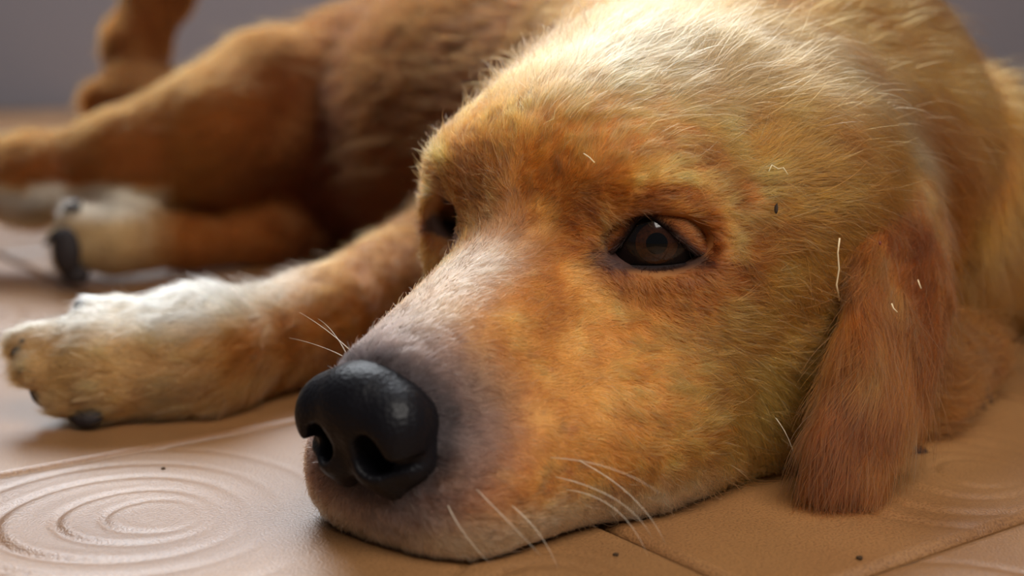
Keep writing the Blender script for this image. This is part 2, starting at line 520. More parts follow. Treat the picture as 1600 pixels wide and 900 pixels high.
# ------------------------------------------------------------------ coat: which region, which way, how long, what colour
def coat_fields(V):
    W = np.zeros((len(V), 5)); fl_ = np.zeros((len(V), 3)); ln = np.zeros(len(V)); tot = np.zeros(len(V))
    for q in body.pr:
        if q.op != '+': continue
        wt = np.exp(-np.clip(q.d(V), -1, 12) / 0.8)
        W[:, q.region] += wt; tot += wt; ln += wt * q.length
        if q.region != HEAD: fl_ += wt[:, None] * q.flow
    loc = (V - HE) @ HR
    f, s, u = loc.T
    sa = np.abs(s); ss = np.sign(s)
    side = sstep(1.0, 5.5, sa)
    fh = np.stack([-np.ones_like(f), 0.35 * ss * side + 0.15 * ss, -0.55 * side * sstep(13, 7, u) - 0.25 * sstep(3.5, 0.5, u)], 1)
    # hair round the eyes runs round and away from them
    for (c, R, sg) in EYES:
        d = (V - c) @ R; r = np.hypot(d[:, 0], d[:, 1]) + 1e-6
        wv = np.exp(-(r / 2.3) ** 2) * (d[:, 2] > -1.5) * 1.3
        rad = (d[:, 0] / r)[:, None] * R[:, 0] + (d[:, 1] / r)[:, None] * R[:, 1]
        fh += (wv[:, None] * rad) @ HR
    fl_ += W[:, HEAD:HEAD + 1] * (fh @ HR.T)
    ln_h = 0.42 + 0.95 * sstep(6.0, -7.0, f) + 0.5 * sstep(9, 3, u) * sstep(2, -6, f)
    ln_h = ln_h + 0.5 * sstep(-3.0, -6.0, s) * sstep(8.5, 11, u) + 0.3 * sstep(14, 16.5, u)
    for (c, R, sg) in EYES:
        r = np.linalg.norm(V - c, axis=1); ln_h = np.where(ln_h > 0, ln_h * (0.45 + 0.55 * sstep(1.6, 4.0, r)), ln_h)
    ln = (ln - W[:, HEAD] * 1.0 + W[:, HEAD] * ln_h) / tot
    reg = W.argmax(1)
    W /= W.sum(1, keepdims=True)
    return W, reg, fl_ / (np.linalg.norm(fl_, axis=1, keepdims=True) + 1e-9), ln


def mixc(c, col, t): return c * (1 - t[:, None]) + np.array(col) * t[:, None]


def coat_colour(V, W):
    loc = (V - HE) @ HR
    f, s, u = loc.T; sa = np.abs(s)
    n1 = vnoise(V * 0.35 + 3.3); n2 = vnoise(V * np.array([0.9, 0.9, 0.9]) + 9.1); n3 = vnoise(V * 2.2)
    gold = np.tile(np.array([0.43, 0.160, 0.033]), (len(V), 1))
    h = mixc(gold, (0.24, 0.082, 0.014), sstep(0.42, 0.78, n1) * 0.85)
    h = mixc(h, (0.60, 0.288, 0.080), sstep(0.48, 0.8, n2) * 0.8)
    # cheek and side of the muzzle paler, crown nearly cream with some backlight painted in
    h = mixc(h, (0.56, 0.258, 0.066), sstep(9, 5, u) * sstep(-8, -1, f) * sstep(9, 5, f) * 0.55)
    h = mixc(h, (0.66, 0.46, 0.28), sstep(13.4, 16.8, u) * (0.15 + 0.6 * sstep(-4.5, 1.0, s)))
    h = mixc(h, (0.52, 0.43, 0.34), sstep(2.2, 5.0, f) * sstep(2.4, 0.6, sa) * sstep(5.5, 6.5, u) * 0.65)
    h = mixc(h, (0.64, 0.53, 0.36), sstep(2.6, 0.6, u) * sstep(-3, 2, f) * 0.75)
    dn = np.linalg.norm((loc - np.array([10.2, 0, 4.4])) / np.array([1.3, 1.35, 1.1]), axis=1)
    h = mixc(h, (0.15, 0.112, 0.105), sstep(4.6, 2.5, dn) * 0.9)
    h = mixc(h, (0.05, 0.04, 0.042), sstep(2.75, 2.0, dn))
    sp = sstep(0.78, 0.88, vnoise(V * 1.7 + 5)) * sstep(2.0, 4.5, f) * sstep(1.5, 2.5, sa)
    h = mixc(h, (0.16, 0.08, 0.05), sp * 0.6)
    h = mixc(h, (0.36, 0.145, 0.035), sstep(-6, -9, f) * sstep(11, 8, u) * 0.3)
    h = mixc(h, (0.22, 0.075, 0.013), np.exp(-((s + 2.6 + 0.25 * (u - 12)) / 1.5) ** 2 - ((u - 12.2) / 1.6) ** 2) * (f > -5) * 0.75)
    h = mixc(h, (0.24, 0.085, 0.015), np.exp(-((s - 2.2) / 1.2) ** 2 - ((u - 12.0) / 1.0) ** 2) * (f > -5) * 0.55)
    for (c, R, sg) in EYES:
        d = (V - c) @ R; d[:, 0] *= sg
        e = aper_dist(d[:, :2], sg); fr = d[:, 2] > -0.8
        h = mixc(h, (0.64, 0.36, 0.11), np.exp(-((np.hypot(d[:, 0] - .2, d[:, 1]) - 2.45) / 0.38) ** 2) * (d[:, 1] > -0.6) * fr * (d[:, 0] > -1.2) * 0.7)
        h = mixc(h, (0.30, 0.12, 0.035), np.exp(-((np.hypot(d[:, 0] - .2, d[:, 1]) - 3.3) / 0.4) ** 2) * (d[:, 1] > 0.6) * fr * 0.85)
        h = mixc(h, (0.19, 0.06, 0.012), np.exp(-((np.hypot(d[:, 0] - .2, d[:, 1] + .1) - 1.75) / 0.3) ** 2) * (d[:, 1] > -0.5) * fr * (d[:, 0] > -0.9) * 0.8)
        h = mixc(h, (0.26, 0.10, 0.035), sstep(0.85, 0.30, e) * fr * 0.65)
        h = mixc(h, (0.035, 0.018, 0.015), sstep(0.34, 0.06, e) * fr * 0.95)
        cv = np.hypot((d[:, 0] + 1.75) / 0.85, (d[:, 1] + 0.62) / 0.42)
        h = mixc(h, (0.07, 0.035, 0.03), sstep(1.5, 0.7, cv) * fr * 0.9)
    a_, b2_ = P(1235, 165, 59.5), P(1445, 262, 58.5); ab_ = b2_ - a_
    tt = np.clip(((V - a_) @ ab_) / (ab_ @ ab_), 0, 1); highlight_band = np.exp(-(np.linalg.norm(V - a_ - tt[:, None] * ab_, axis=1) / 1.5) ** 2)
    h = mixc(h, (0.72, 0.55, 0.36), highlight_band * 0.65)  # highlight over the ear base, painted into the coat as cream
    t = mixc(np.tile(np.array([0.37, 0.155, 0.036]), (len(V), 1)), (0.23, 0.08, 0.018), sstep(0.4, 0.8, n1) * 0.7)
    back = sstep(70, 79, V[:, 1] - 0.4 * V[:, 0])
    t = mixc(t, (0.10, 0.030, 0.007), back * 0.9)  # shade of the rear torso painted into the coat colour
    fo = mixc(np.tile(np.array([0.27, 0.105, 0.028]), (len(V), 1)), (0.44, 0.26, 0.105), sstep(-9, -17, V[:, 0]) * 0.85)
    fo = mixc(fo, (0.72, 0.64, 0.52), sstep(3.6, 5.0, V[:, 2]) * sstep(-8, -14, V[:, 0]) * 0.8)  # white highlight on top of the forepaw, painted in
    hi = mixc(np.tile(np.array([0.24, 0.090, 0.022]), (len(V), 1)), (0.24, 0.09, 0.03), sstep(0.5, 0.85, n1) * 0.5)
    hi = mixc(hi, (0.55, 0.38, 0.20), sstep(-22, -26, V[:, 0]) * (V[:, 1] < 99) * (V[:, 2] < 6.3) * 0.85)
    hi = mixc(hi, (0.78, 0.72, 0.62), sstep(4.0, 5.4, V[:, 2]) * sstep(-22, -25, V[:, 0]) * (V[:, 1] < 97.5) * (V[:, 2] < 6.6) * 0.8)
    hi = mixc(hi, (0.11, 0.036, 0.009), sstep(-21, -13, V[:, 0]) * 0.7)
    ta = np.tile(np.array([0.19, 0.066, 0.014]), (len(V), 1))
    t = mixc(t, (0.72, 0.55, 0.36), highlight_band * 0.65)
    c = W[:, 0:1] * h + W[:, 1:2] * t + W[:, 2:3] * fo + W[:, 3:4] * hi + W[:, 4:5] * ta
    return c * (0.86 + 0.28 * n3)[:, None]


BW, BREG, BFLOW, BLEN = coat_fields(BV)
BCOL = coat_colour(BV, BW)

skin_mat, nt, out = new_mat('coat_skin')
b = nt.nodes.new('ShaderNodeBsdfPrincipled'); nt.links.new(b.outputs[0], out.inputs[0])
at = nt.nodes.new('ShaderNodeAttribute'); at.attribute_name = 'coat_colour'
nt.links.new(at.outputs['Color'], b.inputs['Base Color']); b.inputs['Roughness'].default_value = 0.8
b.inputs['Specular IOR Level'].default_value = 0.15


def make_hair_mat(name, rough, ior):
    m, nt, out = new_mat(name)
    hb = nt.nodes.new('ShaderNodeBsdfHairPrincipled')
    hb.model = 'CHIANG'; hb.parametrization = 'COLOR'
    hb.inputs['Roughness'].default_value = rough; hb.inputs['Radial Roughness'].default_value = 0.5
    hb.inputs['Coat'].default_value = 0.0; hb.inputs['IOR'].default_value = ior
    at = nt.nodes.new('ShaderNodeAttribute'); at.attribute_name = 'hair_colour'
    nt.links.new(at.outputs['Color'], hb.inputs['Color']); nt.links.new(hb.outputs[0], out.inputs[0])
    return m


hair_mat = make_hair_mat('coat_hair', 0.42, 1.40)
flank_mat = make_hair_mat('coat_hair_dull', 0.65, 1.22)

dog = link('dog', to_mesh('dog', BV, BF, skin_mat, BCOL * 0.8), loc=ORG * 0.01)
tag(dog, 'golden retriever lying on the tiled floor with its chin down', 'dog')


# ------------------------------------------------------------------ hair
CAMP = np.array([0, 0, 18.0])


def grow(V, F, flow, length, dens, width, cols_fn, lift=0.30, noise=0.22, seed=0, floor_z=0.04, npt=6, droop=0.0, mask=None, Nrm=None, clump=0.30, var=1.0):
    """strands (n, npt, 3), colours, radii rooted on the quads F of V; dens = strands per cm2 at the vertices"""
    rng = np.random.default_rng(seed)
    T = np.vstack([F[:, [0, 1, 2]], F[:, [0, 2, 3]]]) if F.shape[1] == 4 else F
    e1, e2 = V[T[:, 1]] - V[T[:, 0]], V[T[:, 2]] - V[T[:, 0]]
    A = 0.5 * np.linalg.norm(np.cross(e1, e2), axis=1)
    ex = A * dens[T].mean(1)
    n = np.floor(ex + rng.random(len(ex))).astype(int)
    ti = np.repeat(np.arange(len(T)), n)
    N = len(ti)
    a, b_ = rng.random(N), rng.random(N)
    fl_ = a + b_ > 1; a[fl_] = 1 - a[fl_]; b_[fl_] = 1 - b_[fl_]
    bw = np.stack([1 - a - b_, a, b_], 1)
    I = T[ti]
    def ip(X): return (X[I] * (bw[:, :, None] if X.ndim == 2 else bw)).sum(1)
    p, nn, fl2, L, wd = ip(V), ip(Nrm), ip(flow), ip(length), ip(width)
    nn /= np.linalg.norm(nn, axis=1, keepdims=True) + 1e-9
    if mask is not None:
        k = mask(p); p, nn, fl2, L, wd = p[k], nn[k], fl2[k], L[k], wd[k]; N = len(p)
    t = fl2 - (fl2 * nn).sum(1, keepdims=True) * nn
    t /= np.linalg.norm(t, axis=1, keepdims=True) + 1e-9
    bt = np.cross(nn, t)
    # swirl: low frequency bending of the direction, shared by neighbours, then tufts, then each strand
    ang = (vnoise(p * 0.55 + 7) - 0.5) * 0.9 + (vnoise(p * 1.9 + 2) - 0.5) * 0.8 * (noise / 0.22) + rng.normal(0, noise, N)
    t2 = t * np.cos(ang)[:, None] + bt * np.sin(ang)[:, None]
    lf = lift * (0.55 + 0.9 * vnoise(p * 1.3 + 21)) * (1 + rng.normal(0, 0.25, N))
    L = L * np.clip(1 + rng.normal(0, 0.22, N), 0.4, 1.7)
    stray = rng.random(N) < 0.015
    lf = np.where(stray, lf * 2.2 + 0.1, lf); L = np.where(stray, L * 1.35, L)
    s = np.linspace(0, 1, npt)
    up = np.sin(lf)[:, None] * (s - 0.45 * s * s)[None]
    al = np.cos(lf)[:, None] * (s)[None]
    wob = rng.normal(0, 0.10, (N, 1)) * (s * s)[None]
    pts = p[:, None] - 0.04 * nn[:, None] + L[:, None, None] * (al[..., None] * t2[:, None] + up[..., None] * nn[:, None] + wob[..., None] * bt[:, None])
    if droop: pts[..., 2] -= droop * L[:, None] * (s * s)[None]
    # tufts: strands lean towards the middle of the little cell they grow in
    cs = clump * np.clip(L, 0.5, 2.0)
    hue = np.ones(N)
    for k_, (f_, am) in enumerate(((1.0, 0.75 * min(1, var + 0.2)), (2.6, 0.55 * min(1, var + 0.1)))):
        q = p / (cs * f_)[:, None].mean() + (np.stack([vnoise(p * 0.8 + 5 + i_ + 9 * k_) for i_ in range(3)], 1) - 0.5) * 1.6
        cid = np.floor(q).astype(int)
        hsh = (cid[:, 0] * 73856093) ^ (cid[:, 1] * 19349663) ^ (cid[:, 2] * 83492791)
        jit = np.stack([((hsh * m_) % 1009) / 1009.0 for m_ in (1, 7, 31)], 1)
        off = ((cid + 0.25 + 0.5 * jit) - q) * (cs * f_).mean()
        off -= (off * nn).sum(1, keepdims=True) * nn
        pts += (am * s ** 1.4)[None, :, None] * (off * np.clip(L / 0.9, 0.25, 1.0)[:, None])[:, None]
        hue *= 1 + var * (0.60 if k_ == 0 else 0.45) * (((hsh * 13) % 997) / 997.0 - 0.5)
    z = pts[..., 2]
    pts[..., 2] = np.where(z < floor_z, floor_z + 0.02 * rng.random(N)[:, None], z)
    col = cols_fn(p)
    v = (0.68 + 0.64 * rng.random(N)) * hue
    col = (col ** 1.18) * np.array([1.18, 1.07, 1.0]) * v[:, None]
    gr = (rng.random(N) < 0.07 * var * var)[:, None]
    col = np.where(gr, col * 0.5 + np.array([0.72, 0.56, 0.34]) * col.mean(1, keepdims=True) * 1.1, col)
    rad = wd[:, None] * np.array([1.0 - 0.85 * q ** 1.6 for q in s])[None] * (0.75 + 0.5 * rng.random(N))[:, None]
    return pts, np.clip(col, 0.003, 0.92), rad


def hair_object(name, parts, parent, mat=None):
    pts = np.concatenate([q[0] for q in parts]); col = np.concatenate([q[1] for q in parts]); rad = np.concatenate([q[2] for q in parts])
    N, k = pts.shape[:2]
    cu = bpy.data.hair_curves.new(name)
    cu.add_curves([k] * N)
    cu.attributes['position'].data.foreach_set('vector', ((pts - ORG) * 0.01).astype(np.float32).ravel())
    r = cu.attributes.get('radius') or cu.attributes.new('radius', 'FLOAT', 'POINT')
    r.data.foreach_set('value', (rad * 0.01).astype(np.float32).ravel())
    a = cu.attributes.new('hair_colour', 'FLOAT_COLOR', 'CURVE')
    a.data.foreach_set('color', np.hstack([col, np.ones((N, 1))]).astype(np.float32).ravel())
    cu.materials.append(mat or hair_mat)
    o = link(name, cu, parent)
    o['kind'] = 'stuff'
    print('hair', name, N)
    return o


def in_holes(p):
    """True where hair may grow: not in the eye openings, not on the nose"""
    k = np.ones(len(p), bool)
    for (c, R, sg) in EYES:
        d = (p - c) @ R; d[:, 0] *= sg
        k &= ~((np.hypot((d[:, 0] + 0.1) / (1.95 if sg > 0 else 1.4), (d[:, 1] + 0.1) / (1.15 if sg > 0 else 0.9)) < 1) & (d[:, 2] > -1.2))
    d = ((p - H(10.4, 0, 4.35)) @ HR) / np.array([1.95, 2.4, 2.0])
    k &= (d * d).sum(1) > 1
    return k


BDIR = CAMP - BV; BDIST = np.linalg.norm(BDIR, axis=1)
FACE = (BN * BDIR).sum(1) / BDIST
vis = np.where(FACE > -0.35, 1.0, 0.12)
base_d = np.select([BREG == HEAD, BREG == TORSO, BREG == FORE, BREG == HIND, BREG == TAIL], [420.0, 120.0, 170.0, 60.0, 40.0])
base_d = np.where((BREG == TORSO), np.clip(120 * (70 / BDIST) ** 3.0, 28, 240), base_d)
base_w = np.select([BREG == HEAD, BREG == TORSO, BREG == FORE, BREG == HIND, BREG == TAIL], [0.0115, 0.016, 0.014, 0.026, 0.035])
base_w = np.where((BREG == TORSO), np.clip(0.013 * (BDIST / 70) ** 2.0, 0.011, 0.034), base_w)
under = np.where(BV[:, 2] < 0.12, 0.0, 1.0)
BDENS = base_d * vis * under
BW_ = base_w * np.where(FACE > -0.35, 1.0, 1.8)


def region_hair(reg, seed, pick=None, **kw):
    """hair rooted on the quads of one region of the body"""
    fm = BREG[BF[:, 0]] == reg
    if pick is not None: fm &= pick
    d = BDENS.copy()
    def cf(p):
        W, _, _, _ = coat_fields(p); return coat_colour(p, W)
    return grow(BV, BF[fm], BFLOW, BLEN, d, BW_, cf, seed=seed, Nrm=BN, **kw)


# ------------------------------------------------------------------ eyelids, eyes
lid_mat, nt, out = new_mat('eyelid_skin')
b = nt.nodes.new('ShaderNodeBsdfPrincipled'); nt.links.new(b.outputs[0], out.inputs[0])
at = nt.nodes.new('ShaderNodeAttribute'); at.attribute_name = 'coat_colour'
nt.links.new(at.outputs['Color'], b.inputs['Base Color']); b.inputs['Roughness'].default_value = 0.85
b.inputs['Specular IOR Level'].default_value = 0.1
eye_mat = principled('eyeball_dark', (0.006, 0.004, 0.0035), 0.12, 0.35, coat=0.0)
iris_mat, nt, out = new_mat('iris_brown')
b = nt.nodes.new('ShaderNodeBsdfPrincipled'); nt.links.new(b.outputs[0], out.inputs[0])
tc = nt.nodes.new('ShaderNodeTexCoord')
wv = nt.nodes.new('ShaderNodeTexNoise'); wv.inputs['Scale'].default_value = 900
nt.links.new(tc.outputs['Object'], wv.inputs['Vector'])
rp = nt.nodes.new('ShaderNodeValToRGB')
rp.color_ramp.elements[0].color = (0.006, 0.0025, 0.0015, 1); rp.color_ramp.elements[1].color = (0.040, 0.013, 0.005, 1)
nt.links.new(wv.outputs['Fac'], rp.inputs[0]); nt.links.new(rp.outputs[0], b.inputs['Base Color'])
b.inputs['Roughness'].default_value = 0.10; b.inputs['Specular IOR Level'].default_value = 0.4
pupil_mat = principled('pupil_black', (0.002, 0.002, 0.002), 0.06, 0.4, coat=0.0)

def closed(pts, m):
    q = np.vstack([pts, pts[:1]]); L = np.r_[0, np.cumsum(np.linalg.norm(np.diff(q, axis=0), axis=1))]
    t = np.linspace(0, L[-1], m, endpoint=False)
    r = np.stack([np.interp(t, L, q[:, i]) for i in range(2)], 1)
    for _ in range(3): r = 0.5 * r + 0.25 * (np.roll(r, 1, 0) + np.roll(r, -1, 0))
    return r


lids = []
for (c, R, sg) in EYES:
    E = closed(APER * ASC[sg], 96)
    ctr = np.array([-0.05, -0.15])
    out_d = E - ctr; out_r = np.linalg.norm(out_d, axis=1, keepdims=True); od = out_d / out_r
    def dome(q, extra=0.0):
        rr = (q[:, 0] / 2.5) ** 2 + (q[:, 1] / 2.35) ** 2
        return 1.35 * np.sqrt(np.clip(1 - rr, 0.0, 1)) + extra
    er, ez = 2.1, -0.93
    def ball(q): return ez + np.sqrt(np.clip(er * er - (q ** 2).sum(1), 0.05, None))
    rings = []
    for (off, dz, mx_) in ((0.03, -0.45, 0), (0.0, -0.15, 0), (0.0, 0.04, 0), (0.05, 0.13, 0.05), (0.14, 0.15, 0.25), (0.26, 0.10, 0.55), (0.42, 0.05, 0.85), (0.65, -0.03, 1), (0.95, -0.22, 1)):
        q = E + od * off
        rings.append(np.column_stack([q * np.array([sg, 1]), ball(q) * (1 - mx_) + dome(q) * mx_ + dz]))
    Vl = np.vstack(rings); m_ = 96
    Fl = np.array([[j * m_ + i, j * m_ + (i + 1) % m_, (j + 1) * m_ + (i + 1) % m_, (j + 1) * m_ + i] for j in range(len(rings) - 1) for i in range(m_)])
    if sg > 0: Fl = Fl[:, ::-1]
    t_off = np.repeat([0, 0, 0, .05, .14, .26, .42, .65, .95], m_)
    VW = c + Vl @ R.T
    colr = np.tile(np.array([0.012, 0.008, 0.008]), (len(VW), 1))
    colr = mixc(colr, (0.20, 0.07, 0.016), sstep(0.08, 0.4, t_off))
    lid = link('eyelid', to_mesh('eyelid', VW, Fl, lid_mat, colr), dog)
    NW = mesh_normals(VW, Fl)
    if ((NW @ R[:, 2])[3 * m_:5 * m_]).mean() < 0: NW = -NW; 
    lids.append((VW, Fl, NW, t_off, c, R, sg))
    # eyeball with iris and pupil caps
    bm = bmesh.new(); bmesh.ops.create_uvsphere(bm, u_segments=40, v_segments=24, radius=er * 0.01)
    me = bpy.data.meshes.new('eye'); bm.to_mesh(me); bm.free(); me.materials.append(eye_mat)
    me.polygons.foreach_set('use_smooth', [True] * len(me.polygons))
    eo = link('eye', me, dog)
    M = Matrix(R.tolist()).to_4x4(); M.translation = Vector((c + R @ np.array([0.0, 0.0, ez]) - ORG) * 0.01)
    eo.matrix_local = M
    if sg > 0: eo['label'] = 'dark brown half-closed eye nearer the hanging ear'
    gaze = np.array([-0.03, -0.06, 1.0]); gaze /= np.linalg.norm(gaze)
    def cap(name, rad, r_off, mat, bulge):
        vs = [(0, 0, er + r_off + bulge)]; fs = []
        nr, ns = 6, 36
        for j in range(1, nr + 1):
            a = rad * j / nr
            for i in range(ns):
                th = 2 * math.pi * i / ns
                rr = er + r_off + bulge * (1 - (j / nr) ** 2)
                vs.append((rr * math.sin(a) * math.cos(th), rr * math.sin(a) * math.sin(th), rr * math.cos(a)))
        for i in range(ns):
            fs.append((0, 1 + i, 1 + (i + 1) % ns))
            for j in range(nr - 1):
                fs.append((1 + j * ns + i, 1 + (j + 1) * ns + i, 1 + (j + 1) * ns + (i + 1) % ns, 1 + j * ns + (i + 1) % ns))
        rot = Vector((0, 0, 1)).rotation_difference(Vector(gaze)).to_matrix()
        me = bpy.data.meshes.new(name)
        me.from_pydata([tuple((rot @ Vector(v)) * 0.01) for v in vs], [], fs)
        me.polygons.foreach_set('use_smooth', [True] * len(me.polygons)); me.materials.append(mat)
        return link(name, me, eo)
    cap('iris', 0.37, 0.008, iris_mat, 0.03)
    cap('pupil', 0.22, 0.022, pupil_mat, 0.03)

# ------------------------------------------------------------------ nose
nose_s = Shape()
NC, NK = np.array([9.6, 0, 4.3]), 1.13


def NH(f, s, u): return H(*((np.array([f, s, u]) - NC) * NK + np.array([10.1, 0, 4.45])))


def nr(*r): return np.array(r) * NK

nose_s.ell(NH(9.2, 0, 4.5), nr(1.8, 2.2, 1.7), HR, k=.6)
nose_s.ell(NH(10.1, 0, 4.85), nr(1.2, 1.7, 1.3), HR, k=.6)
for sg in (1, -1):
    nose_s.ell(NH(10.1, 1.45 * sg, 4.45), nr(1.05, 0.95, 1.2), HR, k=0.45)
    nose_s.cone(NH(10.2, 0.75 * sg, 3.4), NH(9.4, 0.95 * sg, 2.75), 0.95, 0.9, k=0.5)
    nose_s.cone(NH(9.6, 1.6 * sg, 3.5), NH(8.7, 2.0 * sg, 3.3), 0.85, 0.65, k=0.5)
for sg in (1, -1):
    nose_s.ell(NH(10.9, 1.0 * sg, 3.8), nr(1.5, 0.55, 0.62), HR, k=0.25, op='-')
    nose_s.cone(NH(10.9, 1.3 * sg, 3.45), NH(10.0, 2.45 * sg, 3.7), 0.34, 0.20, k=0.2, op='-')
    nose_s.cone(NH(10.0, 2.5 * sg, 3.7), NH(9.5, 2.5 * sg, 4.7), 0.18, 0.10, k=0.2, op='-')
nose_s.cone(NH(11.5, 0, 4.3), NH(10.6, 0, 2.2), 0.16, 0.16, k=0.3, op='-')
NV, NF = nose_s.mesh(0.09, floor_clip=False)
NV = relax(NV, NF, 2)
nose_mat = principled('nose_leather', (0.005, 0.0045, 0.006), 0.42, 0.17, coat=0.0, bump=('voronoi', 600, 0.4, 0.0005))
if (mesh_normals(NV, NF) * (NV - NV.mean(0))).sum() < 0: NF = NF[:, ::-1]
nose = tag(link('nose', to_mesh('nose', NV, NF, nose_mat), dog), 'moist black leathery nose')

# ------------------------------------------------------------------ ears
def build_ear(sg):
    ear = Shape()
    if sg > 0:
        path = [P(1400, 292, 58.8), P(1408, 360, 57.0), P(1405, 440, 54.9), P(1385, 560, 52.9), P(1343, 672, 51.6), P(1324, 742, 51.0)]
    else:
        path = [H(-9.0, -5.6, 13.0), H(-9.4, -7.0, 10.8), H(-9.4, -7.5, 8.2), H(-9.0, -7.6, 5.4), H(-8.6, -7.6, 3.0), H(-8.4, -7.6, 1.5)]
    wd = [2.5, 2.8, 2.7, 2.3, 1.8, 1.15]; th = [1.0, 0.85, 0.8, 0.85, 0.95, 0.95]
    fr = []
    for i, p in enumerate(path):
        d = path[min(i + 1, 5)] - path[max(i - 1, 0)]; d = d / np.linalg.norm(d)
        o_ = Hv(0.25, 1.0 * sg, 0.35); o_ = o_ - d * (o_ @ d); o_ /= np.linalg.norm(o_)
        R = np.stack([d, np.cross(o_, d), o_], 1); fr.append((p, R))
        ear.ell(p, (2.6 if i < 5 else 1.7, wd[i], th[i]), R, k=1.0, flow=d)
    # rolled front edge
    for i in range(1, 5):
        a = path[i] + fr[i][1] @ np.array([0, -wd[i] * .8 * sg, .1]); b2 = path[i + 1] + fr[i + 1][1] @ np.array([0, -wd[i + 1] * .75 * sg, .1])
        ear.cone(a, b2, .5, .5, k=.6)
    V, F = ear.mesh(0.28); V = relax(V, F, 2); V[:, 2] = np.maximum(V[:, 2], .05)
    N = mesh_normals(V, F)
    if (N * (V - V.mean(0))).sum() < 0: F = F[:, ::-1]; N = -N
    W = np.stack([np.exp(-np.sum((V - p) ** 2, 1) / 6.0) for p, R in fr], 1) + 1e-9
    W /= W.sum(1, keepdims=True)
    flow = sum(W[:, i:i + 1] * fr[i][1][:, 0] for i in range(6))
    return V, F, N, flow, path, ear


def ear_colour(p):
    n1 = vnoise(p * 0.5 + 13); u = p[:, 2]
    c = mixc(np.tile(np.array([0.255, 0.084, 0.018]), (len(p), 1)), (0.16, 0.05, 0.012), sstep(0.4, 0.75, n1) * 0.7)
    c = mixc(c, (0.42, 0.20, 0.065), sstep(0.55, 0.85, vnoise(p * np.array([1.1, 1.1, 0.35]) + 3)) * 0.6)
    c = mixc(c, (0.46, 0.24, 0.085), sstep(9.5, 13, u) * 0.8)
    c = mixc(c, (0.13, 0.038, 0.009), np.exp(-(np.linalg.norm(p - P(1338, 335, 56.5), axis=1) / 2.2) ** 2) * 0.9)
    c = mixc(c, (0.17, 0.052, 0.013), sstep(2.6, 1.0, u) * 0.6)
    return c


for sg in (1, -1):
    V, F, N, flow, path, ear_sdf = build_ear(sg)
    if sg > 0: EAR_NEAR = ear_sdf
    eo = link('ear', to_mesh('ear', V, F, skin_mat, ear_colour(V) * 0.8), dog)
    if sg > 0: eo['label'] = 'long reddish ear hanging to the floor'
    dirs = CAMP - V; fc = (N * dirs).sum(1) / np.linalg.norm(dirs, axis=1)
    dens = np.where(fc > -0.3, 300.0 if sg > 0 else 60.0, 40.0) * (V[:, 2] > 0.1)
    ln = 1.0 + 1.2 * sstep(12, 4, V[:, 2]) - 1.1 * sstep(2.6, 1.2, V[:, 2])
    hair_object('ear_fur', [grow(V, F, flow, ln, dens, np.full(len(V), 0.011 if sg > 0 else 0.02), ear_colour, lift=0.22, noise=0.16, seed=60 + sg, npt=7, droop=0.05, Nrm=N)], eo)

# ------------------------------------------------------------------ the coat itself
head_parts = [region_hair(HEAD, 1, lift=0.30, mask=in_holes)]
for (VW, Fl, NW, t_off, c, R, sg) in lids:      # short hair of the lids
    rel = (VW - c) @ R
    rad = rel[:, 0:1] * R[:, 0] + rel[:, 1:2] * R[:, 1]
    rad = rad / (np.linalg.norm(rad, axis=1, keepdims=True) + 1e-9)
    d = np.where(t_off > 0.04, 650.0, 0.0)
    def cf(p):
        W = np.zeros((len(p), 5)); W[:, 0] = 1; return coat_colour(p, W) * 0.8
    head_parts.append(grow(VW, Fl, rad + 0.3 * R[:, 0] * sg, np.full(len(VW), 0.34), d, np.full(len(VW), 0.009), cf, lift=0.35, seed=30 + sg, Nrm=NW))
hair_object('head_fur', head_parts, dog)
far_side = BV[BF[:, 0], 1] > 84
hair_object('neck_fur', [region_hair(TORSO, 2, pick=~far_side, lift=0.28, droop=0.08, clump=0.2, var=0.6)], dog)
hair_object('flank_fur', [region_hair(TORSO, 8, pick=far_side, lift=0.24, droop=0.08, clump=0.2, var=0.3)], dog, flank_mat)
hair_object('foreleg_fur', [region_hair(FORE, 3, lift=0.22)], dog)
hair_object('hind_leg_fur', [region_hair(HIND, 4, lift=0.2, var=0.4)], dog, flank_mat)
hair_object('tail_fur', [region_hair(TAIL, 5, lift=0.25, droop=0.1, var=0.4)], dog, flank_mat)


# ------------------------------------------------------------------ whiskers, lip, claws, pads
def hit(px, py, shape=None, y0=35.0):
    """first point of the dog on the ray through a pixel"""
    o = np.array([0, 0, 18.0]); d = P(px, py, 1.0) - o; d /= np.linalg.norm(d)
    t = y0
    for _ in range(80):
        p = o + d * t
        v = (shape or body).eval(p[None], floor_clip=False)[0]
        if v < 0.02 or t > 160: break
        t += max(min(v, 4.0) * 0.7, 0.02)
    return o + d * t


def tube(name, pts, rad, mat, parent=None, sides=5, org=None):
    """round tube through pts (cm), radius per point"""
    org = ORG if org is None else org
    pts = np.array(pts, float); n = len(pts); V = []; F = []
    for i in range(n):
        t = pts[min(i + 1, n - 1)] - pts[max(i - 1, 0)]; t /= np.linalg.norm(t) + 1e-9
        a = np.cross(t, (0.31, 0.2, 0.93)); a /= np.linalg.norm(a); b2 = np.cross(t, a)
        for j in range(sides):
            th = 2 * math.pi * j / sides
            V.append((pts[i] + rad[i] * (a * math.cos(th) + b2 * math.sin(th)) - org) * 0.01)
    for i in range(n - 1):
        for j in range(sides):
            F.append((i * sides + j, i * sides + (j + 1) % sides, (i + 1) * sides + (j + 1) % sides, (i + 1) * sides + j))
    F.append(tuple(range(sides))[::-1]); F.append(tuple((n - 1) * sides + j for j in range(sides)))
    me = bpy.data.meshes.new(name); me.from_pydata([tuple(v) for v in V], [], F)
    me.polygons.foreach_set('use_smooth', [True] * len(F)); me.materials.append(mat); me.update()
    return link(name, me, parent)


